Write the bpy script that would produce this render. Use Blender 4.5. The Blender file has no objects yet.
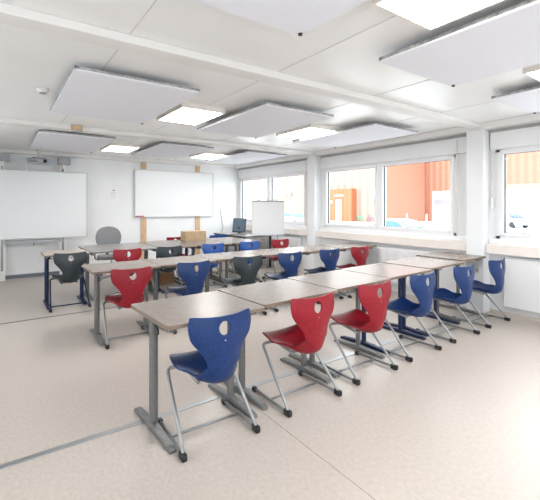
import bpy, bmesh, math, random
from mathutils import Vector, Matrix
random.seed(4)
PI = math.pi
S = bpy.context.scene
COL = S.collection

# ------------------------------------------------------------------ materials
def mat(name, color, rough=0.5, metal=0.0, emit=None, estr=0.0, spec=0.5):
    m = bpy.data.materials.new(name); m.use_nodes = True
    b = m.node_tree.nodes['Principled BSDF']
    b.inputs['Base Color'].default_value = (*color, 1)
    b.inputs['Roughness'].default_value = rough
    b.inputs['Metallic'].default_value = metal
    b.inputs['Specular IOR Level'].default_value = spec
    if emit:
        b.inputs['Emission Color'].default_value = (*emit, 1)
        b.inputs['Emission Strength'].default_value = estr
    return m

def noisy(name, c1, c2, scale, rough=0.5, metal=0.0, bump=0.0, bscale=None, stretch=(1, 1, 1), detail=4, lo=0.35, hi=0.65, spec=0.5, rvar=0.0):
    m = mat(name, c1, rough, metal, spec=spec)
    nt = m.node_tree; N = nt.nodes; L = nt.links
    b = N['Principled BSDF']
    tc = N.new('ShaderNodeTexCoord'); mp = N.new('ShaderNodeMapping')
    mp.inputs['Scale'].default_value = stretch
    L.new(tc.outputs['Object'], mp.inputs['Vector'])
    n = N.new('ShaderNodeTexNoise'); n.inputs['Scale'].default_value = scale; n.inputs['Detail'].default_value = detail
    L.new(mp.outputs['Vector'], n.inputs['Vector'])
    r = N.new('ShaderNodeValToRGB')
    r.color_ramp.elements[0].position = lo; r.color_ramp.elements[1].position = hi
    r.color_ramp.elements[0].color = (*c1, 1); r.color_ramp.elements[1].color = (*c2, 1)
    L.new(n.outputs['Fac'], r.inputs['Fac']); L.new(r.outputs['Color'], b.inputs['Base Color'])
    if rvar:
        mr = N.new('ShaderNodeMapRange'); mr.inputs['To Min'].default_value = rough - rvar; mr.inputs['To Max'].default_value = rough + rvar
        L.new(n.outputs['Fac'], mr.inputs['Value']); L.new(mr.outputs['Result'], b.inputs['Roughness'])
    if bump:
        n2 = N.new('ShaderNodeTexNoise'); n2.inputs['Scale'].default_value = bscale or scale; n2.inputs['Detail'].default_value = 3
        L.new(mp.outputs['Vector'], n2.inputs['Vector'])
        bp = N.new('ShaderNodeBump'); bp.inputs['Strength'].default_value = bump; bp.inputs['Distance'].default_value = 0.003
        L.new(n2.outputs['Fac'], bp.inputs['Height']); L.new(bp.outputs['Normal'], b.inputs['Normal'])
    return m

def corrugated(name, c1, c2, period):
    m = mat(name, c1, 0.6)
    nt = m.node_tree; N = nt.nodes; L = nt.links; b = N['Principled BSDF']
    tc = N.new('ShaderNodeTexCoord'); w = N.new('ShaderNodeTexWave')
    w.wave_type = 'BANDS'; w.bands_direction = 'Y'; w.inputs['Scale'].default_value = 0.314 / period
    L.new(tc.outputs['Object'], w.inputs['Vector'])
    r = N.new('ShaderNodeValToRGB'); r.color_ramp.elements[0].color = (*c1, 1); r.color_ramp.elements[1].color = (*c2, 1)
    L.new(w.outputs['Fac'], r.inputs['Fac']); L.new(r.outputs['Color'], b.inputs['Base Color'])
    bp = N.new('ShaderNodeBump'); bp.inputs['Distance'].default_value = 0.05
    L.new(w.outputs['Fac'], bp.inputs['Height']); L.new(bp.outputs['Normal'], b.inputs['Normal'])
    return m

M = {}
M['floor'] = noisy('linoleum', (0.455, 0.398, 0.352), (0.525, 0.468, 0.422), 30, 0.34, bump=0.05, bscale=60, detail=12, lo=0.3, hi=0.7, spec=0.5, stretch=(1.6, 1, 1), rvar=0.05)
M['wall'] = noisy('painted_wall', (0.80, 0.81, 0.82), (0.84, 0.85, 0.86), 1.5, 0.5)
M['ceiling'] = noisy('coated_ceiling_sheet', (0.86, 0.86, 0.86), (0.88, 0.88, 0.88), 2, 0.32, spec=0.5)
M['beam'] = noisy('painted_beam', (0.79, 0.775, 0.76), (0.81, 0.795, 0.78), 3, 0.5)
M['joint'] = mat('joint_grey', (0.66, 0.65, 0.64), 0.6)
M['frame_white'] = mat('window_plastic', (0.83, 0.83, 0.84), 0.35)
M['gasket'] = mat('black_gasket', (0.03, 0.03, 0.04), 0.6)
M['slot'] = mat('dark_slot', (0.42, 0.42, 0.42), 0.7)
M['sill'] = noisy('cream_duct', (0.78, 0.71, 0.66), (0.82, 0.76, 0.71), 6, 0.45)
M['radiator'] = mat('radiator_enamel', (0.80, 0.80, 0.81), 0.35)
M['acoustic'] = noisy('acoustic_fabric', (0.80, 0.81, 0.88), (0.84, 0.85, 0.91), 90, 0.9)
M['panel_edge'] = noisy('panel_edge_grey', (0.22, 0.22, 0.22), (0.46, 0.46, 0.45), 25, 0.6)
M['lamp'] = mat('lamp_diffuser', (0.9, 0.9, 0.9), 0.5, emit=(1, 0.985, 0.96), estr=45)
M['lamp_off'] = mat('dim_diffuser', (0.88, 0.88, 0.87), 0.5, emit=(1, 0.985, 0.96), estr=14)
M['lamp_frame'] = mat('lamp_frame', (0.82, 0.78, 0.73), 0.5)
M['alu'] = noisy('brushed_aluminium', (0.36, 0.37, 0.38), (0.48, 0.49, 0.50), 6, 0.36, 0.85, lo=0.2, hi=0.8)
M['steel'] = mat('powder_silver', (0.30, 0.305, 0.31), 0.38, 0.7)
M['desk_grey'] = noisy('powder_grey', (0.15, 0.15, 0.15), (0.19, 0.19, 0.19), 60, 0.45, 0.3)
M['desk_blue'] = noisy('powder_blue', (0.003, 0.010, 0.05), (0.006, 0.018, 0.075), 60, 0.4, 0.1)
M['chrome'] = mat('chrome', (0.75, 0.76, 0.78), 0.18, 1.0)
M['black'] = mat('black_plastic', (0.012, 0.012, 0.014), 0.45)
M['laminate'] = noisy('beige_laminate', (0.205, 0.168, 0.14), (0.24, 0.198, 0.168), 22, 0.27, detail=10, stretch=(1, 2.5, 1), spec=0.55)
M['laminate_pale'] = noisy('maple_laminate', (0.56, 0.47, 0.38), (0.63, 0.54, 0.45), 7, 0.35, detail=8, stretch=(1, 3, 1))
M['laminate_grey'] = noisy('grey_laminate', (0.27, 0.26, 0.25), (0.33, 0.32, 0.31), 8, 0.25, detail=8, spec=0.6)
M['edge'] = mat('brown_edge_band', (0.20, 0.145, 0.11), 0.5)
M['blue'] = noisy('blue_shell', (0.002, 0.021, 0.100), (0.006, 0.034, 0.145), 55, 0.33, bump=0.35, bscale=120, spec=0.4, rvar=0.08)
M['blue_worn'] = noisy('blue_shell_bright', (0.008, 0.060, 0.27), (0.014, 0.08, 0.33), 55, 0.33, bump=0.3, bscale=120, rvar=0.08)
M['red'] = noisy('red_shell', (0.21, 0.004, 0.012), (0.28, 0.008, 0.02), 55, 0.36, bump=0.35, bscale=120, rvar=0.08, spec=0.35)
M['dark'] = noisy('dark_shell', (0.010, 0.017, 0.022), (0.018, 0.027, 0.033), 55, 0.35, bump=0.35, bscale=120, rvar=0.08)
M['board'] = mat('whiteboard_enamel', (0.80, 0.82, 0.83), 0.28)
M['wood'] = noisy('pine_batten', (0.55, 0.36, 0.20), (0.68, 0.48, 0.30), 5, 0.6, stretch=(8, 8, 1))
M['cardboard'] = noisy('cardboard', (0.48, 0.33, 0.20), (0.55, 0.39, 0.25), 10, 0.8)
M['cardboard_brown'] = noisy('brown_cardboard', (0.30, 0.16, 0.075), (0.36, 0.20, 0.10), 10, 0.8)
M['tape'] = mat('packing_tape', (0.50, 0.40, 0.30), 0.3)
M['paper'] = mat('paper', (0.86, 0.86, 0.86), 0.8)
M['ink'] = mat('printed_ink', (0.28, 0.28, 0.32), 0.8)
M['grey_fabric'] = noisy('grey_upholstery', (0.22, 0.22, 0.23), (0.30, 0.30, 0.31), 120, 0.9)
M['device_grey'] = mat('device_grey', (0.38, 0.40, 0.43), 0.45)
M['device_light'] = mat('device_light', (0.62, 0.62, 0.62), 0.4)
M['screen'] = mat('dark_screen', (0.09, 0.13, 0.17), 0.12)
M['pink'] = mat('pink_plastic', (0.60, 0.05, 0.16), 0.5)
M['baseboard'] = mat('dark_baseboard', (0.16, 0.18, 0.22), 0.5)
M['baseboard_light'] = mat('beige_baseboard', (0.55, 0.49, 0.44), 0.5)
M['outlet'] = mat('outlet_cream', (0.70, 0.66, 0.60), 0.4)
M['ground'] = noisy('pale_paving', (0.62, 0.61, 0.60), (0.72, 0.71, 0.70), 0.4, 0.9)
M['orange'] = corrugated('orange_cladding', (0.40, 0.155, 0.10), (0.44, 0.19, 0.125), 0.9)
M['orange_deep'] = corrugated('deep_orange_cladding', (0.33, 0.10, 0.035), (0.38, 0.13, 0.05), 0.8)
M['peach'] = corrugated('peach_cladding', (0.32, 0.19, 0.14), (0.36, 0.28, 0.24), 1.4)
M['annex'] = mat('white_annex', (0.80, 0.80, 0.82), 0.7)
M['gate_grey'] = mat('gate_grey', (0.30, 0.30, 0.33), 0.6)
M['car_silver'] = mat('car_silver', (0.40, 0.45, 0.52), 0.3, 0.3)
M['car_blue'] = mat('car_pale_blue', (0.35, 0.55, 0.70), 0.3, 0.2)
M['car_white'] = mat('car_white', (0.75, 0.77, 0.80), 0.3)
M['car_dark'] = mat('car_dark', (0.07, 0.10, 0.14), 0.3)
M['car_glass'] = mat('car_glass', (0.05, 0.13, 0.18), 0.08)
M['tyre'] = mat('tyre', (0.03, 0.03, 0.03), 0.8)
M['bike_green'] = mat('bike_green', (0.03, 0.45, 0.22), 0.4)
M['bike_purple'] = mat('bike_purple', (0.20, 0.07, 0.18), 0.4)
M['red_light'] = mat('red_lens', (0.6, 0.02, 0.02), 0.2)

def glass_mat():
    m = bpy.data.materials.new('window_glass'); m.use_nodes = True
    nt = m.node_tree; nt.nodes.clear()
    o = nt.nodes.new('ShaderNodeOutputMaterial'); mx = nt.nodes.new('ShaderNodeMixShader')
    t = nt.nodes.new('ShaderNodeBsdfTransparent'); g = nt.nodes.new('ShaderNodeBsdfGlossy'); lw = nt.nodes.new('ShaderNodeLayerWeight'); pw = nt.nodes.new('ShaderNodeMath'); f = nt.nodes.new('ShaderNodeMath')
    pw.operation = 'POWER'; pw.inputs[1].default_value = 5; f.operation = 'MULTIPLY_ADD'; f.inputs[1].default_value = 0.9; f.inputs[2].default_value = 0.04
    lw.inputs['Blend'].default_value = 0.5
    nt.links.new(lw.outputs['Facing'], pw.inputs[0]); nt.links.new(pw.outputs[0], f.inputs[0]); g.inputs['Roughness'].default_value = 0.02
    g.inputs['Roughness'].default_value = 0.02
    t.inputs['Color'].default_value = (0.97, 0.985, 0.98, 1)
    nt.links.new(f.outputs[0], mx.inputs[0]); nt.links.new(t.outputs[0], mx.inputs[1]); nt.links.new(g.outputs[0], mx.inputs[2])
    nt.links.new(mx.outputs[0], o.inputs[0]); return m
M['glass'] = glass_mat()

# ------------------------------------------------------------------ mesh helpers
def bx(bm, x0, x1, y0, y1, z0, z1, mtx=None):
    v = [bm.verts.new(p) for p in ((x0, y0, z0), (x1, y0, z0), (x1, y1, z0), (x0, y1, z0), (x0, y0, z1), (x1, y0, z1), (x1, y1, z1), (x0, y1, z1))]
    if mtx is not None:
        for q in v: q.co = mtx @ q.co
    for f in ((0, 3, 2, 1), (4, 5, 6, 7), (0, 1, 5, 4), (1, 2, 6, 5), (2, 3, 7, 6), (3, 0, 4, 7)):
        bm.faces.new([v[i] for i in f])
    return bm

def B(*a): return bx(bmesh.new(), *a)

def sweep(bm, pts, rx, ry=None, n=12, caps=True, up=Vector((0, 0, 1))):
    """tube along pts; rx, ry half sizes of an elliptical section"""
    ry = ry or rx
    pts = [Vector(p) for p in pts]; rings = []
    prev = None
    for i, p in enumerate(pts):
        if i == 0: d = pts[1] - p
        elif i == len(pts) - 1: d = p - pts[i - 1]
        else: d = (pts[i + 1] - p).normalized() + (p - pts[i - 1]).normalized()
        d.normalize()
        if prev is None:
            a = up if abs(d.dot(up)) < 0.95 else Vector((1, 0, 0))
            u = d.cross(a).normalized()
        else:
            u = (prev - d * prev.dot(d)).normalized()
        prev = u; w = d.cross(u)
        k = 1.0
        if 0 < i < len(pts) - 1:
            c = (pts[i + 1] - p).normalized().dot((p - pts[i - 1]).normalized())
            k = 1.0
        rings.append([bm.verts.new(p + u * math.cos(t) * rx * k + w * math.sin(t) * ry * k) for t in [2 * PI * j / n for j in range(n)]])
    for a, b in zip(rings, rings[1:]):
        for j in range(n): bm.faces.new((a[j], a[(j + 1) % n], b[(j + 1) % n], b[j]))
    if caps:
        bm.faces.new(rings[0][::-1]); bm.faces.new(rings[-1])
    return bm

def rounded(pts, r, k=6):
    """round the corners of a polyline"""
    pts = [Vector(p) for p in pts]; out = [pts[0]]
    for a, p, b in zip(pts, pts[1:], pts[2:]):
        ra = min(r, (a - p).length * 0.49); rb = min(r, (b - p).length * 0.49)
        s = p + (a - p).normalized() * ra; e = p + (b - p).normalized() * rb
        for i in range(k + 1):
            t = i / k; out.append(s * (1 - t) ** 2 + p * 2 * t * (1 - t) + e * t * t)
    out.append(pts[-1]); return out

def cyl(bm, c, r, h, axis='z', n=24, r2=None):
    c = Vector(c); r2 = r if r2 is None else r2
    ax = {'x': Vector((1, 0, 0)), 'y': Vector((0, 1, 0)), 'z': Vector((0, 0, 1))}[axis]
    u = {'x': Vector((0, 1, 0)), 'y': Vector((0, 0, 1)), 'z': Vector((1, 0, 0))}[axis]; w = ax.cross(u)
    A = [bm.verts.new(c + (u * math.cos(2 * PI * i / n) + w * math.sin(2 * PI * i / n)) * r) for i in range(n)]
    Bv = [bm.verts.new(c + ax * h + (u * math.cos(2 * PI * i / n) + w * math.sin(2 * PI * i / n)) * r2) for i in range(n)]
    for i in range(n): bm.faces.new((A[i], A[(i + 1) % n], Bv[(i + 1) % n], Bv[i]))
    bm.faces.new(A[::-1]); bm.faces.new(Bv); return bm

def prism(bm, poly, axis, a, b):
    """poly in the other two axes, extruded from a to b along axis"""
    def P(p, t):
        return {'x': (t, p[0], p[1]), 'y': (p[0], t, p[1]), 'z': (p[0], p[1], t)}[axis]
    A = [bm.verts.new(P(p, a)) for p in poly]; C = [bm.verts.new(P(p, b)) for p in poly]
    n = len(poly)
    for i in range(n): bm.faces.new((A[i], A[(i + 1) % n], C[(i + 1) % n], C[i]))
    bm.faces.new(A[::-1]); bm.faces.new(C); return bm

def obj(name, bm, m, parent=None, bevel=0.0, smooth=False, seg=2, loc=None):
    bmesh.ops.recalc_face_normals(bm, faces=bm.faces)
    me = bpy.data.meshes.new(name); bm.to_mesh(me); bm.free()
    me.materials.append(M[m] if isinstance(m, str) else m)
    o = bpy.data.objects.new(name, me); COL.objects.link(o)
    if parent is not None: o.parent = parent
    if loc: o.location = loc
    if smooth:
        for p in me.polygons: p.use_smooth = True
        if smooth == 'auto':
            me.set_sharp_from_angle(angle=math.radians(40))
    if bevel:
        b = o.modifiers.new('bevel', 'BEVEL'); b.width = bevel; b.segments = seg; b.limit_method = 'ANGLE'; b.harden_normals = False
    return o

def tag(o, label, cat, group=None):
    o['label'] = label; o['category'] = cat
    if group: o['group'] = group
    return o

def thing(name, label, cat, loc=(0, 0, 0), rz=0, group=None):
    o = bpy.data.objects.new(name, None); COL.objects.link(o)
    o.empty_display_size = 0.1
    o.location = loc; o.rotation_euler = (0, 0, rz)
    return tag(o, label, cat, group)

def struct(name, bm, m, parent=None, bevel=0.0, label=None):
    o = obj(name, bm, m, parent, bevel)
    if parent is None: o['kind'] = 'structure'
    if label: o['label'] = label
    return o

def dup(root, loc, rz, label, group=None):
    r = root.copy(); COL.objects.link(r); r.location = loc; r.rotation_euler = (0, 0, rz)
    r['label'] = label
    if group: r['group'] = group
    for ch in list(root.children):
        c = ch.copy(); COL.objects.link(c); c.parent = r
        for g in ch.children:
            d = g.copy(); COL.objects.link(d); d.parent = c
    return r

# ------------------------------------------------------------------ room shell
XL, YF, YB, ZC = -7.4, -1.3, 9.55, 2.66
struct('floor', B(XL, 0.0, YF, YB, -0.12, 0.0), 'floor')
struct('ceiling', B(XL - 0.12, 0.14, YF - 0.12, YB + 0.12, ZC, ZC + 0.14), 'ceiling')
struct('wall_back', B(XL - 0.12, 0.14, YB, YB + 0.12, -0.12, ZC), 'wall')
bm = bmesh.new()   # openings for added windows, out of view, that brighten the dark left side
for q in ((YF, YB, -0.12, 0.95), (YF, YB, 2.25, ZC), (YF, 0.0, 0.95, 2.25), (2.9, 4.2, 0.95, 2.25), (7.1, YB, 0.95, 2.25)): bx(bm, XL - 0.12, XL, *q)
struct('wall_left', bm, 'wall')
bm = bmesh.new()
for q in ((XL - 0.12, 0.14, -0.12, 0.95), (XL - 0.12, 0.14, 2.25, ZC), (XL - 0.12, -6.8, 0.95, 2.25), (-4.0, -3.4, 0.95, 2.25), (-0.6, 0.14, 0.95, 2.25)): bx(bm, q[0], q[1], YF - 0.12, YF, q[2], q[3])
struct('wall_front', bm, 'wall')
def added_window(n, x, y, rz, W):  # invented window outside the view, added to let in extra daylight
    root = bpy.data.objects.new('window_%d' % n, None); COL.objects.link(root); root['kind'] = 'structure'
    root.location = (x, y, 0.95); root.rotation_euler = (0, 0, rz)
    bm = bmesh.new()
    for a in ((-W, -W + 0.07, 0, 1.3), (W - 0.07, W, 0, 1.3), (-W + 0.07, W - 0.07, 0, 0.07), (-W + 0.07, W - 0.07, 1.23, 1.3), (-0.05, 0.05, 0.07, 1.23)): bx(bm, 0.02, 0.09, *a)
    obj('window_frame', bm, 'frame_white', root, bevel=0.004)
    for a, b in ((-W + 0.07, -0.05), (0.05, W - 0.07)): obj('pane', B(0.05, 0.054, a, b, 0.07, 1.23), 'glass', root)
added_window(4, XL, 1.45, PI, 1.45); added_window(5, XL, 5.65, PI, 1.45)
added_window(6, -5.4, YF, -PI / 2, 1.4); added_window(7, -2.0, YF, -PI / 2, 1.4)
WIN = [(6.56, 9.50), (3.10, 6.01), (-0.40, 2.545)]        # outer frame along Y
Z0, Z1 = 1.045, 2.285
bm = bmesh.new()
bx(bm, 0, 0.14, YF, YB, -0.12, Z0); bx(bm, 0, 0.14, YF, YB, Z1, ZC)
ys = [YF] + [v for w in sorted(WIN) for v in w] + [YB]
for a, b in zip(ys[0::2], ys[1::2]): bx(bm, 0, 0.14, a, b, Z0, Z1)
struct('wall_right', bm, 'wall')

# beams under the ceiling, pillars, edge beam above the windows
struct('trim_1', B(XL, -0.2, 2.66, 2.83, 2.60, ZC), 'beam', bevel=0.008)
struct('trim_2', B(XL, -0.2, 6.13, 6.35, 2.60, ZC), 'beam', bevel=0.008)
struct('trim_3', B(-0.2, 0, YF, YB, 2.57, ZC), 'beam', bevel=0.008)
struct('trim_4', B(-0.2, 0, 2.625, 2.87, 0, 2.57), 'wall', bevel=0.012)
struct('trim_5', B(-0.2, 0, 6.10, 6.34, 0, 2.57), 'wall', bevel=0.012)
struct('trim_6', B(XL, -0.2, 9.43, YB, 2.58, ZC), 'beam', bevel=0.008)
# ceiling sheet joints, running away from the windows' wall and along it
bm = bmesh.new()
for x in (-6.22, -4.97, -3.72, -2.47, -1.22):
    bx(bm, x - 0.004, x + 0.004, YF, 2.655, ZC - 0.003, ZC)
    bx(bm, x - 0.004, x + 0.004, 2.835, 6.125, ZC - 0.003, ZC)
    bx(bm, x - 0.004, x + 0.004, 6.355, 9.42, ZC - 0.003, ZC)
struct('trim_7', bm, 'joint')
# insulated blind cases above each window, with a dark slot over them
for i, (a, b) in enumerate(((6.36, 9.53), (2.89, 6.08), (YF, 2.605))):
    bm = B(-0.055, -0.001, a, b, 2.285, 2.525)
    struct('trim_%d' % (8 + i), bm, 'wall', bevel=0.006)
    struct('trim_%d' % (11 + i), B(-0.035, -0.001, a, b, 2.525, 2.568), 'slot')
# cable duct / sill boards between the pillars
for i, (a, b) in enumerate(((6.345, YB - 0.002), (2.875, 6.095), (YF, 2.62))):
    struct('trim_%d' % (14 + i), B(-0.15, -0.001, a, b, 0.84, 0.975), 'sill', bevel=0.01)
    struct('trim_%d' % (17 + i), B(-0.06, -0.001, a, b, 0.975, 1.045), 'frame_white', bevel=0.006)
struct('baseboard_right', B(-0.018, -0.001, YF, 2.62, 0, 0.05), 'baseboard_light')
struct('baseboard_back', B(XL, -0.02, YB - 0.02, YB - 0.001, 0, 0.075), 'baseboard')
# floor strips at the module joints, and the linoleum seam
struct('trim_20', B(XL, -0.21, 2.668, 2.714, 0.0, 0.005), 'alu', bevel=0.002)
struct('trim_21', B(XL, -0.21, 5.945, 5.972, 0.0, 0.004), 'desk_grey')
struct('trim_22', B(-4.128, -4.125, YF, 2.66, 0.0, 0.0008), 'laminate')

# ------------------------------------------------------------------ windows
def window(n, y0, y1):
    root = bpy.data.objects.new('window_%d' % n, None); COL.objects.link(root); root['kind'] = 'structure'
    root.location = (0.0, (y0 + y1) / 2, Z0)
    W = (y1 - y0) / 2; H = Z1 - Z0
    bm = bmesh.new()   # outer frame with centre post
    for a in ((-W, -W + 0.055, 0, H), (W - 0.055, W, 0, H), (-W, W, 0, 0.045), (-W, W, H - 0.045, H), (-0.04, 0.04, 0.045, H - 0.045)):
        bx(bm, -0.015, 0.09, a[0], a[1], a[2], a[3])
    obj('window_frame', bm, 'frame_white', root, bevel=0.004)
    for a, b in ((-W + 0.045, -0.03), (0.03, W - 0.045)):
        bm = bmesh.new(); t = 0.058
        for q in ((a, a + t, 0.04, H - 0.04), (b - t, b, 0.04, H - 0.04), (a + t, b - t, 0.04, 0.04 + t - 0.012), (a + t, b - t, H - 0.04 - 0.03, H - 0.04)):
            bx(bm, -0.035, 0.06, q[0], q[1], q[2], q[3])
        sash = obj('sash', bm, 'frame_white', root, bevel=0.006)
        z0, z1 = 0.086, H - 0.07
        bm = bmesh.new()
        for q in ((a + t, a + t + 0.008, z0, z1), (b - t - 0.008, b - t, z0, z1), (a + t, b - t, z0, z0 + 0.006), (a + t, b - t, z1 - 0.006, z1)):
            bx(bm, 0.0, 0.03, q[0], q[1], q[2], q[3])
        obj('gasket', bm, 'gasket', sash)
        obj('pane', B(0.012, 0.016, a + t, b - t, z0, z1), 'glass', sash)
    bm = bmesh.new()
    bx(bm, -0.045, -0.03, 0.048, 0.078, 0.56, 0.63); sweep(bm, rounded([(-0.045, 0.063, 0.60), (-0.085, 0.063, 0.60), (-0.085, 0.063, 0.46)], 0.02), 0.010, n=8)
    obj('window_handle', bm, 'frame_white', root, smooth='auto')
    bm = B(-0.062, -0.057, -W - 0.035, -W - 0.015, -0.02, 1.45) if n != 3 else B(-0.062, -0.057, W + 0.02, W + 0.04, 0.55, 1.22)
    obj('shutter_strap', bm, 'outlet', root)
    if n == 3:
        obj('strap_winder', B(-0.075, -0.04, W + 0.012, W + 0.048, 0.42, 0.57), 'frame_white', root, bevel=0.006)
for n, (a, b) in enumerate(WIN): window(n + 1, a, b)

# ------------------------------------------------------------------ radiators and socket
def radiator(y0, y1, z0, z1, label, fins=True):
    t = thing('radiator', label, 'radiator', (-0.02, (y0 + y1) / 2, z0), 0)
    W = (y1 - y0) / 2; H = z1 - z0
    bm = B(-0.06, -0.01, -W, W, 0, H)
    obj('panel', bm, 'radiator' if fins else 'device_light', t, bevel=0.004)
    bm = bmesh.new()
    if fins:
        k = int(2 * W / 0.05)
        for i in range(k):
            y = -W + 0.02 + i * 0.05; bx(bm, -0.068, -0.058, y, y + 0.026, 0.03, H - 0.03)
        obj('fins', bm, 'radiator', t, bevel=0.004)
    else:
        bx(bm, -0.067, -0.058, -W + 0.009, W - 0.009, 0.009, H - 0.009)
        obj('front_plate', bm, 'radiator', t, bevel=0.004)
    obj('top_grille', B(-0.055, -0.015, -W + 0.01, W - 0.01, H, H + 0.008), 'radiator', t)
    for s in (-1, 1): obj('wall_bracket', B(-0.01, 0.018, s * W * 0.7 - 0.02, s * W * 0.7 + 0.02, H * 0.3, H * 0.8), 'radiator', t)
radiator(0.6, 2.42, 0.13, 0.80, 'smooth white flat panel radiator under the window at right edge', False)
radiator(3.5, 5.45, 0.15, 0.76, 'white ribbed radiator under the middle window behind the nearest desk row')
radiator(6.75, 8.7, 0.15, 0.76, 'white ribbed radiator under the far window near the flip chart')
t = thing('wall_socket', 'cream double wall socket low on pillar between the windows', 'socket', (-0.2, 2.74, 0.60))
obj('socket_plate', B(-0.014, 0, -0.065, 0.065, -0.035, 0.035), 'outlet', t, bevel=0.004)
for s in (-1, 1): obj('socket_hole', cyl(bmesh.new(), (-0.016, s * 0.033, 0), 0.022, 0.006, 'x'), 'slot', t, smooth='auto')

# ------------------------------------------------------------------ ceiling panels and lamps
PX = [(-5.20, -4.13), (-3.37, -2.36), (-1.62, -0.62)]
PY = [(0.17, 1.87), (3.36, 5.07), (6.52, 8.38)]
colname = ['left', 'middle', 'right']
plabel = {
 (0, 0): 'white hanging acoustic panel overhead at the left, nearest row', (1, 0): 'large white acoustic panel at upper right, above the near floor',
 (2, 0): 'white acoustic panel by the window at the right edge, nearest row',
 (0, 1): 'large white acoustic panel at left between the two ceiling beams', (1, 1): 'white acoustic panel in the ceiling centre, right of the left lamp',
 (2, 1): 'white acoustic panel above the middle window between the two beams',
 (0, 2): 'white acoustic panel above the projector and left whiteboard', (1, 2): 'white acoustic panel above the hanging right whiteboard',
 (2, 2): 'white acoustic panel in the far corner above the far window'}
for j, (y0, y1) in enumerate(PY):
    for i, (x0, x1) in enumerate(PX):
        W, D = (x1 - x0) / 2, (y1 - y0) / 2
        t = thing('acoustic_panel', plabel[(i, j)], 'ceiling panel', ((x0 + x1) / 2, (y0 + y1) / 2, 2.575), 0, 'acoustic panels hung below the ceiling')
        obj('panel_board', B(-W, W, -D, D, 0, 0.012), 'acoustic', t)
        bm = bmesh.new()
        for q in ((-W, -W + 0.012, -D, D), (W - 0.012, W, -D, D), (-W, W, -D, -D + 0.012), (-W, W, D - 0.012, D)): bx(bm, *q, 0.012, 0.035)
        obj('panel_frame', bm, 'panel_edge', t)
        for sx in (-1, 1):
            for sy in (-1, 1): obj('hanger_rod', cyl(bmesh.new(), (sx * (W - 0.15), sy * (D - 0.2), 0.012), 0.006, 0.073, n=8), 'steel', t)
        bm = cyl(bmesh.new(), (W - 0.03, D - 0.03, -0.012), 0.013, 0.012, n=10)
        obj('corner_bolt', bm, 'black', t)
LX = [(-4.03, -3.48), (-2.13, -1.52)]
LY = [(0.60, 1.39), (4.04, 4.86), (7.36, 8.2)]
llabel = {(0, 0): 'square lit ceiling lamp at the top edge, nearest the viewer', (1, 0): 'lit ceiling lamp at right edge, near the window',
          (0, 1): 'lit ceiling lamp beside the big left acoustic panel', (1, 1): 'lit ceiling lamp between central and window-side acoustic panels',
          (0, 2): 'dimmer ceiling lamp right of the acoustic panel above the projector', (1, 2): 'lit ceiling lamp in far row nearest the back corner'}
for j, (y0, y1) in enumerate(LY):
    for i, (x0, x1) in enumerate(LX):
        W, D = (x1 - x0) / 2, (y1 - y0) / 2
        t = thing('ceiling_lamp', llabel[(i, j)], 'lamp', ((x0 + x1) / 2, (y0 + y1) / 2, 2.60), 0, 'ceiling lamps')
        bm = bmesh.new()
        for q in ((-W, -W + 0.02, -D, D), (W - 0.02, W, -D, D), (-W + 0.02, W - 0.02, -D, -D + 0.02), (-W + 0.02, W - 0.02, D - 0.02, D)): bx(bm, *q, 0, 0.06)
        obj('lamp_frame', bm, 'lamp_frame', t)
        obj('diffuser', B(-W + 0.02, W - 0.02, -D + 0.02, D - 0.02, 0.004, 0.02), 'lamp_off' if (i, j) == (0, 2) else 'lamp', t)

t = thing('smoke_detector', 'small round white smoke detector on ceiling left of acoustic panel', 'smoke detector', (-5.33, 4.42, ZC))
obj('housing', cyl(bmesh.new(), (0, 0, -0.035), 0.045, 0.035, r2=0.06), 'frame_white', t, bevel=0.006, smooth='auto')
obj('sensor_ring', cyl(bmesh.new(), (0, 0, -0.045), 0.03, 0.01), 'slot', t, smooth='auto')
t = thing('junction_block', 'small brown wooden block on the far ceiling beam near projector', 'block', (-4.765, 6.105, 2.655))
obj('block', B(-0.06, 0.06, -0.02, 0.024, -0.07, 0), 'wood', t, bevel=0.003)
bm = bmesh.new()
for s in (-1, 1): bx(bm, s * 0.066 - 0.006, s * 0.066 + 0.006, -0.025, 0.024, -0.078, 0.004)
bx(bm, -0.06, 0.06, -0.025, 0.024, -0.082, -0.07)
obj('steel_clip', bm, 'slot', t)

# ------------------------------------------------------------------ school chairs
PROF = [(-0.022, 0.822), (-0.024, 0.79), (-0.028, 0.74), (-0.033, 0.68), (-0.036, 0.62), (-0.036, 0.57), (-0.034, 0.52), (-0.031, 0.475), (-0.024, 0.440),
        (0.000, 0.405), (0.050, 0.384), (0.12, 0.382), (0.19, 0.392), (0.27, 0.412), (0.34, 0.434), (0.40, 0.448), (0.44, 0.450), (0.465, 0.440), (0.475, 0.428)]
WID = [0.208, 0.216, 0.217, 0.200, 0.152, 0.120, 0.106, 0.105, 0.112,
       0.128, 0.150, 0.172, 0.190, 0.202, 0.206, 0.198, 0.176, 0.138, 0.085]
def cat(vals, t):
    n = len(vals) - 1; t = max(0, min(n, t)); i = min(int(t), n - 1); f = t - i
    g = lambda k: vals[max(0, min(n, k))]
    p0, p1, p2, p3 = g(i - 1), g(i), g(i + 1), g(i + 2)
    return 0.5 * (2 * p1 + (p2 - p0) * f + (2 * p0 - 5 * p1 + 4 * p2 - p3) * f * f + (3 * p1 - p0 - 3 * p2 + p3) * f ** 3)
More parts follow.
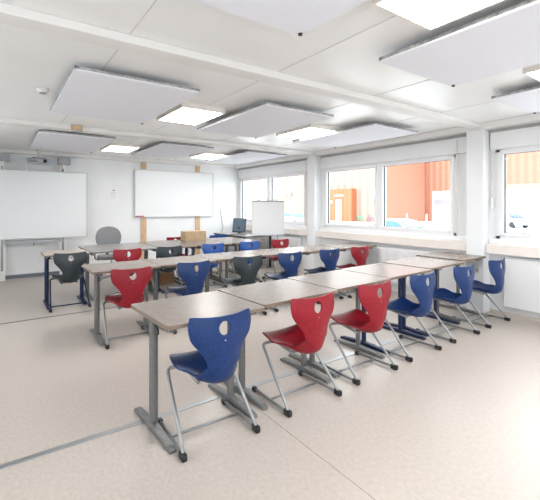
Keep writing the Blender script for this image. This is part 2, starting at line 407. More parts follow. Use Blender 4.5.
def shell_bm():
    NU, NV = 32, 72
    T = len(PROF) - 1
    def P(u, t):
        y = cat([p[0] for p in PROF], t); z = cat([p[1] for p in PROF], t); w = cat(WID, t)
        sm = lambda a, b, q: (lambda k: k * k * (3 - 2 * k))(max(0, min(1, (q - a) / (b - a))))
        bowl = sm(5.5, 8.5, t) * (1 - sm(10.5, 13.5, t))      # hollow between back and seat
        y += 0.052 * u * u * (1 - 0.55 * sm(3, 6.5, t)) * (1 - sm(8.5, 12, t)) + 0.025 * bowl * u * u
        z += (0.012 * u * u - 0.004) * max(0, 1 - t)
        z += 0.055 * bowl * abs(u) ** 2.4 + 0.030 * sm(9, 12, t) * (1 - sm(14, 18, t)) * abs(u) ** 2.4
        return Vector((u * w, y, z))
    bm = bmesh.new(); par = {}
    # front view ellipse hole on the backrest, centre z 0.742
    cz, ax, az = 0.745, 0.037, 0.043
    grid = []
    for j in range(NV + 1):
        t = T * j / NV; row = []
        for i in range(NU + 1):
            u = -1 + 2 * i / NU
            # round the two upper corners and the front corners
            v = bm.verts.new(P(u, t)); par[v] = (u, t); row.append(v)
        grid.append(row)
    inside = lambda v: ((v.co.x) / ax) ** 2 + ((v.co.z - cz) / az) ** 2
    for j in range(NV):
        for i in range(NU):
            q = (grid[j][i], grid[j][i + 1], grid[j + 1][i + 1], grid[j + 1][i])
            c = sum((v.co for v in q), Vector()) / 4
            if c.z > 0.66 and (c.x / ax) ** 2 + ((c.z - cz) / az) ** 2 < 1: continue
            bm.faces.new(q)
    for v in list(bm.verts):
        if not v.link_faces: bm.verts.remove(v)
    for e in bm.edges:
        if e.is_boundary:
            for v in e.verts:
                d = math.sqrt(max(1e-6, inside(v)))
                if v.co.z > 0.66 and abs(v.co.x) < 0.09 and v.co.z < 0.81:
                    v.co.x = v.co.x / d; v.co.z = cz + (v.co.z - cz) / d
    # round the upper corners
    for v in bm.verts:
        x, z = v.co.x, v.co.z
        if z > 0.785:
            lim = 0.229; r = 0.035; k = (z - 0.785) / 0.045
            over = abs(x) / 0.229
            if over > 0.75: v.co.z -= 0.024 * ((over - 0.75) / 0.25) ** 3 * max(0, min(1, k))
    return bm
def add_shell(parent, m):
    o = obj('shell', shell_bm(), m, parent, smooth=True)
    s = o.modifiers.new('thickness', 'SOLIDIFY'); s.thickness = 0.012; s.offset = 0
    b = o.modifiers.new('soft', 'BEVEL'); b.width = 0.004; b.segments = 2; b.limit_method = 'ANGLE'; b.angle_limit = math.radians(60)
    obj('shell_rivet', cyl(bmesh.new(), (0.0, -0.041, 0.672), 0.005, 0.012, 'y', 10), 'chrome', parent, smooth='auto')
    return o
def school_chair(m, label, group, legmat='steel', rivet=True):
    t = thing('school_chair', label, 'chair', group=group)
    add_shell(t, m)
    R = 0.0115
    for s in (-1, 1):   # one bent tube per side: floor rail, rise, and run under the seat
        pts = rounded([(s * 0.245, 0.46, 0.022), (s * 0.255, -0.005, 0.022), (s * 0.225, 0.375, 0.408), (s * 0.12, 0.335, 0.414), (s * 0.10, 0.14, 0.368)], 0.04, 7)
        obj('leg', sweep(bmesh.new(), pts, R, n=12), legmat, t, smooth=True)
        bm = bmesh.new()
        bx(bm, s * 0.255 - 0.018, s * 0.255 + 0.018, -0.022, 0.048, 0.0, 0.044)
        obj('rear_glide', bm, 'black', t, bevel=0.01)
        bm = B(s * 0.245 - 0.016, s * 0.245 + 0.016, 0.43, 0.475, 0.0, 0.038)
        obj('front_glide', bm, 'black', t, bevel=0.008)
    obj('crossbar', sweep(bmesh.new(), [(-0.25, 0.24, 0.022), (0.25, 0.24, 0.022)], 0.009, n=10), legmat, t, smooth=True)
    bm = bmesh.new(); bx(bm, -0.10, 0.10, 0.145, 0.175, 0.366, 0.379)
    obj('seat_bracket', bm, legmat, t, bevel=0.004)
    return t
def swivel_chair(m, label):
    t = thing('swivel_school_chair', label, 'chair')
    add_shell(t, m)
    obj('gas_column', cyl(cyl(bmesh.new(), (0, 0.2, 0.07), 0.025, 0.17), (0, 0.2, 0.24), 0.016, 0.15), 'chrome', t, smooth='auto')
    bm = bmesh.new(); bx(bm, -0.1, 0.1, 0.11, 0.29, 0.372, 0.388)
    obj('seat_plate', bm, 'black', t)
    for k in range(5):
        a = 2 * PI * k / 5 + 0.5
        d = Vector((math.cos(a), math.sin(a), 0)); c = Vector((0, 0.2, 0))
        leg = obj('leg', sweep(bmesh.new(), [c + d * 0.02 + Vector((0, 0, 0.1)), c + d * 0.27 + Vector((0, 0, 0.075))], 0.016, 0.012, n=10), 'chrome', t, smooth='auto')
        e = c + d * 0.27
        obj('caster', cyl(bmesh.new(), (e.x - 0.02, e.y, 0.029), 0.029, 0.04, 'x', 16), 'black', t, smooth='auto')
    return t

g1 = 'chairs along the nearest desk row'; g2 = 'chairs along the second desk row'; g3 = 'chairs along the third desk row'
protos = {}
def place(m, x, y, rz, label, group, legs='steel'):
    key = (m, legs)
    if key not in protos:
        t = school_chair(m, label, group, legs); t.location = (x, y, 0); t.rotation_euler = (0, 0, rz); protos[key] = t; return t
    return dup(protos[key], (x, y, 0), rz, label, group)
place('blue', -4.55, 2.13, -0.02, 'blue plastic school chair at the left end of nearest desk row', g1)
place('red', -3.75, 2.155, 0.01, 'red plastic school chair next to the blue end chair, nearest desk row', g1)
place('red', -2.98, 2.20, 0.0, 'second red plastic school chair in nearest row, beside three blue ones', g1)
place('blue', -2.20, 2.235, 0.01, 'blue plastic school chair directly right of the nearest row red chairs', g1)
place('blue', -1.37, 2.255, -0.01, 'middle of three blue school chairs at the right of nearest desk row', g1)
place('blue', -0.52, 2.28, 0.0, 'blue school chair beside the pillar, right end of nearest desk row', g1)
place('red', -4.50, 4.27, -0.02, 'red plastic school chair at left end of the second desk row', g2)
place('blue', -3.74, 4.33, 0.03, 'blue school chair in second row between the red and dark grey chairs', g2)
place('dark', -2.94, 4.38, -0.12, 'dark grey school chair in the middle of the second desk row', g2)
place('blue', -2.21, 4.38, 0.0, 'blue school chair right of the dark grey one in second row', g2)
place('blue', -1.43, 4.36, 0.02, 'blue school chair left of the red end chair, second desk row', g2)
place('red', -0.75, 4.34, 0.0, 'red school chair by the window, right end of second desk row', g2)
place('dark', -4.83, 6.20, 0.0, 'dark grey school chair with blue legs at the pale end desk, far left', g3, 'desk_blue')
t = swivel_chair('red', 'red swivel school chair on chrome star base at grey teacher desk'); t.location = (-4.02, 6.22, 0)
t['group'] = g3
place('dark', -3.33, 6.22, 0.0, 'dark grey school chair in third row behind the second row blue chair', g3)
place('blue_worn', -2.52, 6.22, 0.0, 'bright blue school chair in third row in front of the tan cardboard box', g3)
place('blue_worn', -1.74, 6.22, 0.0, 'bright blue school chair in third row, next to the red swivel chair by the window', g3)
t2 = dup(t, (-0.98, 6.25, 0), 0.0, 'red swivel school chair in front of the white flip chart', g3)
place('red', -2.52, 8.02, PI, 'red school chair behind the cardboard box, facing the viewer', 'chairs on the far side of the third row')
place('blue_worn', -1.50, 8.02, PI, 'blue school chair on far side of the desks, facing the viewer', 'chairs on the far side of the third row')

# ------------------------------------------------------------------ desks
def top_parts(t, W, D, H, m, e='edge', th=0.024, r=0.03):
    def poly(k):
        pts = []
        for cx, cy, a0 in ((W - r, D - r, 0), (-W + r, D - r, 90), (-W + r, -D + r, 180), (W - r, -D + r, 270)):
            for q in range(5):
                a = math.radians(a0 + q * 22.5); pts.append((cx + (r + k) * math.cos(a), cy + (r + k) * math.sin(a)))
        return pts
    obj('edge_band', prism(bmesh.new(), poly(0), 'z', H - th, H - 0.002), e, t)
    obj('tabletop', prism(bmesh.new(), poly(-0.002), 'z', H - 0.0018, H), m, t)

def desk(x0, x1, yf, H, label, group, frame='desk_grey', D=0.67, top='laminate', e='edge', yaw=0, co=0.37, inset=0.06):
    W = (x1 - x0) / 2 - 0.003
    t = thing('school_desk', label, 'desk', ((x0 + x1) / 2, yf + D / 2, 0), yaw, group)
    top_parts(t, W, D / 2, H, top, e)
    yc = -D / 2 + co
    for s in (-1, 1):
        xc = s * (W - inset)
        bm = bmesh.new()
        sweep(bm, [(xc, yc, 0.035), (xc, yc, H - 0.06)], 0.030, 0.021, n=20, up=Vector((0, 1, 0)))
        col = obj('leg', bm, frame, t, smooth='auto')
        bm = bmesh.new()   # foot: long tapered bar with rounded ends
        prism(bm, [(yc - 0.32, 0.0), (yc - 0.315, 0.020), (yc - 0.28, 0.030), (yc, 0.052), (yc + 0.28, 0.030), (yc + 0.315, 0.02), (yc + 0.32, 0.0)], 'x', xc - 0.026, xc + 0.026)
        obj('foot', bm, frame, col, bevel=0.009, seg=3)
        bm = bmesh.new()
        bx(bm, xc - 0.02, xc + 0.02, -D / 2 + 0.07, D / 2 - 0.1, H - 0.062, H - 0.026)
        obj('top_bracket', bm, frame, t, bevel=0.004)
        bm = bmesh.new()   # bag hook on the column
        sweep(bm, rounded([(xc - s * 0.0, yc - 0.03, H - 0.09), (xc, yc - 0.075, H - 0.09), (xc, yc - 0.085, H - 0.13), (xc, yc - 0.055, H - 0.14)], 0.015, 4), 0.005, n=8)
        obj('bag_hook', bm, 'black', t, smooth=True)
        for yy in (-D / 2 + 0.055, D / 2 - 0.07):
            obj('bumper', cyl(bmesh.new(), (s * (W - 0.06), yy, H - 0.044), 0.016, 0.02, n=12), 'black', t, smooth='auto')
    bm = bmesh.new(); bx(bm, -W + 0.05, W - 0.05, yc - 0.012, yc + 0.028, H - 0.066, H - 0.03)
    obj('crossbar', bm, frame, t, bevel=0.004)
    bm = bmesh.new()   # wire book rack under the top
    for k in range(7):
        x = -W + 0.12 + k * (2 * W - 0.24) / 6
        sweep(bm, [(x, yc + 0.04, H - 0.04), (x, yc + 0.06, H - 0.105), (x, D / 2 - 0.12, H - 0.105), (x, D / 2 - 0.09, H - 0.04)], 0.003, n=6)
    for yy in (yc + 0.06, D / 2 - 0.12): sweep(bm, [(-W + 0.1, yy, H - 0.105), (W - 0.1, yy, H - 0.105)], 0.004, n=6)
    obj('wire_rack', bm, 'steel', t)
    return t
d1 = 'desks of the nearest row'; d2 = 'desks of the second row'; d3 = 'desks of the third row'
desk(-4.905, -4.168, 2.20, 0.790, 'beige laminate desk on grey legs, left end of the nearest row', d1, yaw=0.05)
desk(-4.162, -3.358, 2.285, 0.790, 'beige grey-legged desk in nearest row at the first red chair', d1, yaw=0.05)
desk(-3.352, -2.555, 2.355, 0.790, 'beige grey-legged desk in nearest row at the second red chair', d1, yaw=0.05)
desk(-2.549, -1.745, 2.425, 0.790, 'beige desk on dark blue legs beside the red chairs, nearest row', d1, 'desk_blue', yaw=0.05)
desk(-1.739, -0.875, 2.505, 0.795, 'beige blue-legged desk in nearest row at the middle blue chair', d1, 'desk_blue', yaw=0.05)
desk(-0.868, -0.215, 2.575, 0.810, 'beige grey-legged desk against the pillar, window end of nearest row', d1)
desk(-4.875, -4.113, 4.44, 0.790, 'beige grey-legged desk at left end of the second row', d2, co=0.27, inset=0.10)
desk(-4.107, -3.363, 4.48, 0.790, 'beige desk at the second row blue chair beside the red one', d2)
desk(-3.357, -2.583, 4.54, 0.790, 'beige desk at the dark grey chair in second row', d2)
desk(-2.577, -1.783, 4.54, 0.790, 'beige desk on dark blue legs in the second row, right of the dark grey chair', d2, 'desk_blue')
desk(-1.777, -0.983, 4.50, 0.790, 'beige desk in second row at the blue chair left of the red end chair', d2)
desk(-0.977, -0.16, 4.48, 0.795, 'beige desk against the window sill, right end of second row', d2)
desk(-5.15, -4.54, 6.33, 0.790, 'pale maple desk on dark blue legs at far left, third row', d3, 'desk_blue', 0.62, 'laminate_pale')
desk(-3.43, -2.76, 6.36, 0.790, 'beige blue-legged desk right of the grey teacher desk, third row', d3, 'desk_blue')
desk(-2.755, -2.045, 6.36, 0.790, 'beige desk in the middle of the third row, before the cardboard box', d3)
desk(-2.04, -1.31, 6.36, 0.790, 'beige desk at right end of the third row near flip chart', d3)
desk(-3.43, -2.76, 7.035, 0.790, 'beige desk behind the third row, nearest the teacher desk', 'desks pushed against the third row')
desk(-2.755, -2.045, 7.035, 0.790, 'beige desk behind the third row, carrying the cardboard box', 'desks pushed against the third row')
desk(-2.04, -1.31, 7.035, 0.790, 'beige desk behind the third row, nearest the flip chart', 'desks pushed against the third row')

# grey teacher desk
t = thing('teacher_desk', 'large shiny grey teacher desk with grey legs in third row', 'desk', (-3.985, 6.98, 0.038))
top_parts(t, 0.54, 0.61, 0.752, 'laminate_grey', 'desk_grey')
for s in (-1, 1):
    xc = s * 0.49
    col = obj('leg', sweep(bmesh.new(), [(xc, 0.0, 0.0), (xc, 0.0, 0.70)], 0.032, 0.024, n=16, up=Vector((0, 1, 0))), 'desk_grey', t, smooth='auto')
    obj('foot', prism(bmesh.new(), [(-0.42, -0.038), (-0.41, -0.013), (0, 0.017), (0.37, -0.008), (0.38, -0.038)], 'x', xc - 0.03, xc + 0.03), 'desk_grey', col, bevel=0.008)
    obj('top_bracket', B(xc - 0.02, xc + 0.02, -0.52, 0.52, 0.69, 0.727), 'desk_grey', t)
obj('crossbar', B(-0.49, 0.49, -0.02, 0.02, 0.66, 0.70), 'desk_grey', t)

# office chair behind the teacher desk
t = thing('office_chair', 'grey upholstered office chair with round back behind the teacher desk', 'chair', (-3.86, 8.1, 0), PI)
bm = bmesh.new()
pts = []
for k in range(40):
    a = 2 * PI * k / 40; c, s_ = math.cos(a), math.sin(a)
    pts.append((0.245 * math.copysign(abs(c) ** 0.85, c), 0.86 + 0.225 * math.copysign(abs(s_) ** 0.9, s_)))
prism(bm, pts, 'y', -0.20, -0.14)
for v in bm.verts: v.co.y += 0.9 * v.co.x ** 2
obj('backrest', bm, 'grey_fabric', t, bevel=0.02, seg=3, smooth='auto')
bm = bmesh.new(); pts = [(0.25 * math.copysign(abs(math.cos(a)) ** 0.6, math.cos(a)), 0.09 + 0.23 * math.copysign(abs(math.sin(a)) ** 0.6, math.sin(a))) for a in [2 * PI * k / 32 for k in range(32)]]
prism(bm, pts, 'z', 0.46, 0.53)
obj('seat', bm, 'grey_fabric', t, bevel=0.02, seg=3, smooth='auto')
obj('back_bracket', sweep(bmesh.new(), rounded([(0, 0.05, 0.44), (0, -0.24, 0.44), (0, -0.20, 0.80)], 0.06), 0.03, 0.012), 'black', t, smooth='auto')
obj('gas_column', cyl(cyl(bmesh.new(), (0, 0.08, 0.07), 0.028, 0.2), (0, 0.08, 0.27), 0.018, 0.19), 'chrome', t, smooth='auto')
for k in range(5):
    a = 2 * PI * k / 5 + 0.3; d = Vector((math.cos(a), math.sin(a), 0)); c = Vector((0, 0.08, 0))
    obj('leg', sweep(bmesh.new(), [c + d * 0.02 + Vector((0, 0, 0.11)), c + d * 0.28 + Vector((0, 0, 0.08))], 0.018, 0.014, n=10), 'chrome', t, smooth='auto')
    e = c + d * 0.28; obj('caster', cyl(bmesh.new(), (e.x - 0.02, e.y, 0.03), 0.03, 0.04, 'x', 16), 'black', t, smooth='auto')
for s in (-1, 1):
    obj('armrest', sweep(bmesh.new(), rounded([(s * 0.22, 0.1, 0.45), (s * 0.30, 0.1, 0.48), (s * 0.30, 0.1, 0.69), (s * 0.30, -0.08, 0.69)], 0.03), 0.02, 0.012), 'black', t, smooth='auto')

# computer table along the window wall, laptop, flip chart
t = thing('computer_table', 'dark narrow table along window wall in the far corner', 'table', (-0.62, 8.38, 0))
top_parts(t, 0.42, 0.78, 0.79, 'laminate_grey', 'black')
for sx in (-1, 1):
    for sy in (-1, 1): obj('leg', B(sx * 0.37 - 0.02, sx * 0.37 + 0.02, sy * 0.72 - 0.02, sy * 0.72 + 0.02, 0, 0.767), 'black', t)
bm = bmesh.new(); bx(bm, -0.385, -0.365, -0.7, 0.7, 0.66, 0.766); bx(bm, -0.365, 0.35, 0.71, 0.73, 0.66, 0.766)
obj('apron', bm, 'black', t)
t = thing('computer_monitor', 'dark grey tilted computer screen on table left of the flip chart', 'monitor', (-0.74, 8.35, 0.79), -0.8)
R = Matrix.Rotation(math.radians(-20), 4, 'X')
obj('screen_housing', bx(bmesh.new(), -0.17, 0.17, -0.012, 0.02, 0.05, 0.42, R), 'black', t, bevel=0.008)
obj('screen', bx(bmesh.new(), -0.15, 0.15, -0.015, -0.011, 0.075, 0.40, R), 'screen', t)
obj('stand_neck', B(-0.03, 0.03, 0.03, 0.06, 0.01, 0.18), 'black', t, bevel=0.006)
obj('stand_base', B(-0.14, 0.14, -0.06, 0.12, 0.0, 0.014), 'black', t, bevel=0.006)
t = thing('keyboard', 'dark computer keyboard lying in front of the tilted screen', 'keyboard', (-0.86, 8.15, 0.79), -1.0)
obj('keyboard_body', B(-0.2, 0.2, -0.07, 0.07, 0, 0.014), 'black', t, bevel=0.004)
bm = bmesh.new()
for r in range(4):
    for c in range(13): bx(bm, -0.185 + c * 0.029, -0.162 + c * 0.029, -0.058 + r * 0.03, -0.034 + r * 0.03, 0.014, 0.019)
obj('keys', bm, 'device_grey', t)
t = thing('flip_chart', 'white flip chart standing before the far window', 'flip chart', (-0.66, 7.16, 0), -0.58)
obj('board', B(-0.37, 0.37, -0.01, 0.012, 0.84, 1.615), 'board', t, bevel=0.003)
bm = bmesh.new(); bx(bm, -0.375, 0.375, -0.028, 0.016, 1.595, 1.63)
obj('paper_clamp', bm, 'device_grey', t, bevel=0.005)
obj('paper_pad', B(-0.355, 0.355, -0.018, -0.0105, 0.875, 1.594), 'paper', t)
obj('side_trim', B(-0.38, -0.371, -0.012, 0.014, 0.84, 1.6), 'cardboard', t)
obj('marker_tray', B(-0.30, 0.30, -0.06, -0.011, 0.825, 0.84), 'device_grey', t, bevel=0.003)
for a, b in (((-0.2, 0.0, 0.845), (-0.3, -0.22, 0.012)), ((0.2, 0.0, 0.845), (0.3, -0.22, 0.012)), ((0, 0.03, 1.3), (0, 0.38, 0.012))):
    obj('leg', sweep(bmesh.new(), [a, b], 0.012, n=10), 'steel', t, smooth='auto')

# boxes
t = thing('cardboard_box', 'low tan cardboard box on desk in front of right whiteboard', 'box', (-2.34, 7.50, 0.790), 0.0)
obj('carton', B(-0.23, 0.23, -0.13, 0.13, 0, 0.185), 'cardboard', t, bevel=0.003)
obj('packing_tape', B(-0.231, 0.231, -0.025, 0.025, 0.185, 0.1865), 'tape', t)
for y in (-0.131, 0.003): obj('lid_flap', B(-0.231, 0.231, y, y + 0.128, 0.183, 0.1855), 'cardboard', t)
t = thing('moving_box', 'brown cardboard box on floor beneath the third row desks', 'box', (-3.095, 7.40, 0), 0.0)
obj('carton', B(-0.215, 0.215, -0.19, 0.19, 0, 0.40), 'cardboard_brown', t, bevel=0.003)
obj('packing_tape', B(-0.025, 0.025, -0.1915, 0.19, 0.3, 0.4015), 'tape', t)

# ------------------------------------------------------------------ back wall
t = thing('whiteboard', 'wide white wall board hung on two pine battens', 'whiteboard', (-1.92, YB - 0.045, 1.22))
obj('board_surface', B(-1.04, 1.04, -0.012, -0.004, 0.015, 1.16), 'board', t)
bm = bmesh.new()
for q in ((-1.06, -1.035, 0, 1.18), (1.035, 1.06, 0, 1.18), (-1.035, 1.035, 0, 0.018), (-1.035, 1.035, 1.158, 1.18)): bx(bm, q[0], q[1], -0.018, 0.012, q[2], q[3])
obj('board_frame', bm, 'device_light', t)
obj('backing', B(-1.035, 1.035, -0.004, 0.01, 0.018, 1.158), 'frame_white', t)
t = thing('pen_tray_eraser', 'small pink board eraser at lower left corner of batten-hung whiteboard', 'eraser', (-2.86, YB - 0.075, 1.242))
obj('eraser_body', B(-0.10, 0.10, -0.012, 0.012, 0, 0.02), 'pink', t, bevel=0.004)
obj('felt_pad', B(-0.098, 0.098, -0.011, 0.011, -0.004, 0), 'grey_fabric', t)
for x0, lab in ((-2.815, 'pine wall batten behind the left part of the right whiteboard'), (-1.375, 'pine wall batten behind the right part of the right whiteboard')):
    tag(obj('wall_batten', B(0, 0.13, -0.03, 0, 0, 2.575), 'wood', None, bevel=0.003, loc=(x0, YB - 0.001, 0)), lab, 'batten', 'pine battens on back wall')
t = thing('notice_sheet', 'white paper sheet pinned to wall between the two whiteboards', 'paper', (-3.45, YB - 0.002, 1.62))
obj('sheet', B(-0.095, 0.095, -0.003, 0, 0, 0.30), 'paper', t)
bm = bmesh.new()
bx(bm, -0.03, 0.03, -0.0045, -0.003, 0.235, 0.262)
for k in range(6): bx(bm, -0.07, 0.07 - 0.02 * (k % 3), -0.0042, -0.003, 0.20 - k * 0.028, 0.205 - k * 0.028)
obj('printing', bm, 'ink', t)
# pylon whiteboard at left
YW = 9.30
t = thing('pylon_whiteboard', 'large whiteboard sliding on two floor columns at far left', 'whiteboard', (-5.08, YW, 0))
obj('board_surface', B(-0.995, 0.995, -0.012, 0, 0.84, 2.215), 'board', t)
bm = bmesh.new()
for q in ((-1.015, -0.99, 0.82, 2.235), (0.99, 1.015, 0.82, 2.235), (-0.99, 0.99, 0.82, 0.843), (-0.99, 0.99, 2.212, 2.235)): bx(bm, q[0], q[1], -0.02, 0.02, q[2], q[3])
obj('board_frame', bm, 'device_light', t, bevel=0.004)
obj('backing', B(-0.99, 0.99, 0.0, 0.018, 0.843, 2.212), 'frame_white', t)
for s in (-1, 1):
    c = obj('column', B(s * 0.54 - 0.055, s * 0.54 + 0.055, 0.03, 0.12, 0.0, 2.40), 'frame_white', t, bevel=0.006)
    obj('column_head', B(s * 0.54 - 0.10, s * 0.54 + 0.14, -0.06, 0.14, 2.40, 2.53), 'device_grey', c, bevel=0.006)
    obj('slide_rail', B(s * 0.54 - 0.02, s * 0.54 + 0.02, 0.021, 0.032, 0.2, 2.3), 'steel', c)
obj('chalk_tray', B(-0.5, 0.5, -0.05, 0.03, 0.745, 0.795), 'device_grey', t, bevel=0.006)
obj('pull_handle', B(-0.012, 0.012, -0.03, -0.01, 0.68, 0.745), 'steel', t)
obj('wood_spacer', B(0.50, 0.53, 0.021, 0.029, 2.24, 2.40), 'wood', t)
# projector on its arm
t = thing('projector', 'grey short-throw projector hung from ceiling above left whiteboard', 'projector', (-5.02, 8.95, 2.34))
obj('projector_body', B(-0.22, 0.24, -0.13, 0.13, 0, 0.10), 'device_grey', t, bevel=0.015)
obj('lens', cyl(bmesh.new(), (0.1, -0.15, 0.05), 0.035, 0.03, 'y'), 'black', t, smooth='auto')
obj('mount_plate', B(-0.12, 0.12, -0.08, 0.08, 0.12, 0.135), 'device_light', t)
for z in (0.03, 0.055): obj('vent_slot', B(-0.18, -0.03, -0.134, -0.128, z, z + 0.01), 'black', t)
bm = bmesh.new()
for s in (-1, 1): cyl(bm, (s * 0.08, 0, 0.10), 0.008, 0.02, n=8)
cyl(bm, (0, 0, 0.135), 0.02, 0.185)
obj('ceiling_pole', bm, 'device_light', t, smooth='auto')
obj('cable', sweep(bmesh.new(), rounded([(-0.15, 0.1, 0.03), (-0.2, 0.25, -0.02), (-0.17, 0.3, -0.12), (-0.17, 0.3, -0.30)], 0.05), 0.008), 'frame_white', t, smooth='auto')
o = tag(obj('hanging_cable', sweep(bmesh.new(), rounded([(0, 0, 0), (0.03, -0.01, -0.25), (0.09, -0.01, -0.55), (0.0, -0.01, -0.70)], 0.1), 0.007), 'gate_grey', None, smooth=True, loc=(-0.62, YB - 0.008, 1.42)),
    'thin grey cord hanging on the back wall left of the tilted screen', 'cord')

# ------------------------------------------------------------------ outside
G = -0.70
struct('ground', B(-90, 160, -90, 170, G - 0.1, G), 'ground')
def outside(name, label, cat, loc): return thing(name, label, cat, loc)
t = outside('industrial_hall', 'tall orange clad hall across the yard, seen through right windows', 'building', (45, 14, G))
obj('hall_wall', B(0, 20, -34, 24.4, 4.3, 17), 'orange', t)
obj('hall_base', B(0.05, 20, -34, 17.3, 0, 4.3), 'annex', t)
obj('hall_lower_cladding', B(0.0, 20, 17.3, 24.4, 0, 4.3), 'orange', t)
obj('roof_edge', B(-0.3, 20.3, -34.3, 24.7, 17, 17.5), 'annex', t)
obj('gate_band', B(-0.08, 0.04, 14.6, 16.9, 2.35, 3.15), 'gate_grey', t)
t = outside('pale_hall', 'long pale peach hall with grey gutter, seen through left windows', 'building', (36, 62, G))
obj('hall_wall', B(0, 8.5, -29.8, 60, 0, 13), 'peach', t)
obj('end_cladding', B(0.1, 8.4, -29.9, -29.8, 0, 12.9), 'orange', t)
obj('gutter', B(-0.4, 0, -10, 60, 4.1, 4.5), 'gate_grey', t)
obj('window_strip', B(-0.06, 0.0, -8, 60, 0.4, 4.1), 'annex', t)
for k in range(9): obj('door_panel', B(-0.12, -0.05, -6 + k * 5.4, -4.4 + k * 5.4, 0.1, 3.6), 'orange', t)
t = outside('orange_portico', 'deep orange entrance box with white door across the yard', 'building', (35.0, 37.4, G))
obj('portico_wall', B(0, 0.95, 0, 5.6, 0, 4.66), 'orange_deep', t)
obj('portico_door', B(-0.05, 0.01, 2.0, 3.1, 0.1, 3.1), 'annex', t)
obj('name_strip', B(-0.05, 0.01, 1.6, 3.3, 3.6, 3.8), 'annex', t)
obj('wall_light', cyl(bmesh.new(), (-0.06, 4.0, 2.8), 0.2, 0.07, 'x'), 'annex', t)

def wheel(bm, x, y, r=0.31, w=0.2): cyl(bm, (x, y - w / 2, r), r, w, 'y', 20); return bm
def car(m, label, loc, rz):
    t = thing('parked_car', label, 'car', loc, rz, 'cars parked outside')
    bm = bmesh.new()
    prof = [(-2.1, 0.28), (-2.15, 0.55), (-2.05, 0.80), (-1.2, 0.95), (1.6, 0.98), (2.05, 0.90), (2.15, 0.6), (2.1, 0.28)]
    prism(bm, prof, 'y', -0.85, 0.85)
    cab = [(-1.25, 0.94), (-0.55, 1.38), (0.1, 1.46), (0.9, 1.42), (1.75, 0.98)]
    A = [bm.verts.new((x, -0.84 + 0.3 * (z - 0.94), z)) for x, z in cab]; C = [bm.verts.new((x, 0.84 - 0.3 * (z - 0.94), z)) for x, z in cab]
    for i in range(4): bm.faces.new((A[i], A[i + 1], C[i + 1], C[i]))
    bm.faces.new(A); bm.faces.new(C[::-1]); bm.faces.new((A[0], C[0], C[4], A[4]))
    obj('car_body', bm, m, t, bevel=0.06, seg=3, smooth='auto')
    for s in (-1, 1):
        bm = bmesh.new()
        side = [(-1.0, 0.99), (-0.5, 1.31), (0.1, 1.385), (0.85, 1.35), (1.45, 1.0)]
        vs = [bm.verts.new((x, s * (0.85 - 0.3 * (z - 0.94)), z)) for x, z in side]; bm.faces.new(vs)
        g = bmesh.ops.extrude_face_region(bm, geom=bm.faces[:]); 
        for v in [q for q in g['geom'] if isinstance(q, bmesh.types.BMVert)]: v.co.y -= s * 0.03
        obj('side_window', bm, 'car_glass', t)
        for x in (-1.35, 1.35): obj('wheel', wheel(bmesh.new(), x, s * 0.76), 'tyre', t, smooth='auto')
        obj('headlight', B(-2.16, -2.02, s * 0.62 - 0.16, s * 0.62 + 0.16, 0.60, 0.74), 'device_light', t)
        obj('tail_light', B(2.06, 2.17, s * 0.66 - 0.12, s * 0.66 + 0.12, 0.66, 0.84), 'red_light', t)
    bm = bmesh.new(); vs = [bm.verts.new(p) for p in ((-1.2, -0.72, 1.0), (-1.2, 0.72, 1.0), (-0.6, 0.62, 1.375), (-0.6, -0.62, 1.375))]; bm.faces.new(vs)
    g = bmesh.ops.extrude_face_region(bm, geom=bm.faces[:])
    for v in [q for q in g['geom'] if isinstance(q, bmesh.types.BMVert)]: v.co += Vector((-0.025, 0, 0.025))
    obj('windscreen', bm, 'car_glass', t)
    return t
car('car_silver', 'silver car parked farther out, seen through the right window', (37.6, 18.2, G), 1.15)
car('car_blue', 'pale blue car close to window at the bottom right of right pane', (9.2, 6.9, G), 1.45)
car('car_white', 'white car with pale blue windows seen through middle window', (13.2, 13.7, G), 1.5)
car('car_silver', 'silver car behind the flip chart, nearer of the two by far window', (22.6, 35, G), 1.5)
car('car_dark', 'dark car seen through far window, behind the silver one', (27.8, 43.5, G), 1.4)

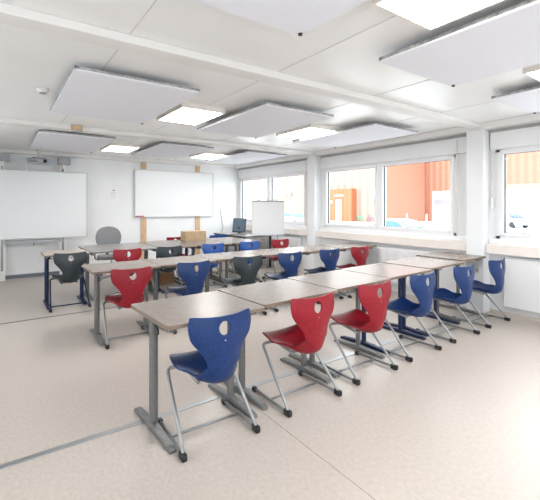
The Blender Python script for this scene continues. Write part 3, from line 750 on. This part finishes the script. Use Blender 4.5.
def bicycle(m, label, loc, rz):
    t = thing('bicycle', label, 'bicycle', loc, rz, 'bicycles by the orange entrance')
    for x in (-0.52, 0.52):
        bm = bmesh.new(); pts = [(x + 0.33 * math.cos(2 * PI * k / 24), 0, 0.34 + 0.33 * math.sin(2 * PI * k / 24)) for k in range(25)]
        sweep(bm, pts, 0.03, n=6, caps=False, up=Vector((0, 1, 0))); obj('wheel', bm, 'tyre', t)
    bm = bmesh.new()
    for a, b in (((-0.52, 0.34), (-0.1, 0.34)), ((-0.1, 0.34), (-0.2, 0.85)), ((-0.2, 0.8), (0.4, 0.85)), ((-0.1, 0.34), (0.4, 0.8)), ((-0.52, 0.34), (-0.2, 0.8)), ((0.38, 0.95), (0.52, 0.34))):
        sweep(bm, [(a[0], 0, a[1]), (b[0], 0, b[1])], 0.035, n=6)
    obj('bicycle_frame', bm, m, t)
    obj('handlebar', sweep(bmesh.new(), [(0.36, -0.28, 0.98), (0.38, 0, 0.96), (0.36, 0.28, 0.98)], 0.02, n=6), 'black', t)
    obj('saddle', B(-0.32, -0.08, -0.07, 0.07, 0.86, 0.92), 'black', t, bevel=0.02)
    return t
bicycle('bike_green', 'green bicycle parked right of the orange entrance box', (34.3, 35.2, G), 1.3)
bicycle('bike_purple', 'dark purple bicycle parked beside the green bicycle', (34.4, 33.6, G), 1.2)
fence = [(31.5, 26.0), (31.8, 23.8), (32.1, 21.6)]
for (x, y), w in zip(fence, ('leftmost', 'middle one', 'rightmost')):
    tag(obj('bollard_post', cyl(cyl(bmesh.new(), (0, 0, 0), 0.07, 1.25, n=10), (0, 0, 1.25), 0.09, 0.06, n=10), 'annex', None, loc=(x, y, G)), 'thin white post in the yard before orange hall, %s of three' % w, 'post', 'white posts in the yard')
t = thing('yard_sign', 'small white sign on a post left of grey gate', 'sign', (31.0, 22.2 - 1.6, G))
obj('sign_post', cyl(bmesh.new(), (0, 0, 0), 0.05, 1.9, n=10), 'steel', t)
obj('sign_plate', B(-0.08, -0.05, -0.3, 0.3, 1.1, 2.0), 'annex', t)

# ------------------------------------------------------------------ light and camera
w = bpy.data.worlds.new('World'); S.world = w; w.use_nodes = True
bg = w.node_tree.nodes['Background']; bg.inputs['Color'].default_value = (0.90, 0.95, 1.0, 1); bg.inputs['Strength'].default_value = 12
c = bpy.data.cameras.new('Camera'); co = bpy.data.objects.new('Camera', c); COL.objects.link(co)
co.location = (-5.70, 0, 1.5)
co.rotation_euler = (PI / 2, 0, -math.atan(273 / 384.0))
c.sensor_width = 36; c.sensor_fit = 'HORIZONTAL'; c.lens = 384.0 / 540 * 36
c.shift_y = -44.0 / 540; c.clip_end = 500; c.clip_start = 0.02
S.camera = co
S.view_settings.view_transform = 'Standard'; S.view_settings.look = 'None'; S.view_settings.gamma = 1
S.view_settings.exposure = -0.82; S.view_settings.use_curve_mapping = False
cy = S.cycles
cy.use_denoising = True; cy.max_bounces = 10; cy.diffuse_bounces = 6; cy.glossy_bounces = 4; cy.transparent_max_bounces = 8
cy.sample_clamp_indirect = 8; cy.caustics_reflective = False
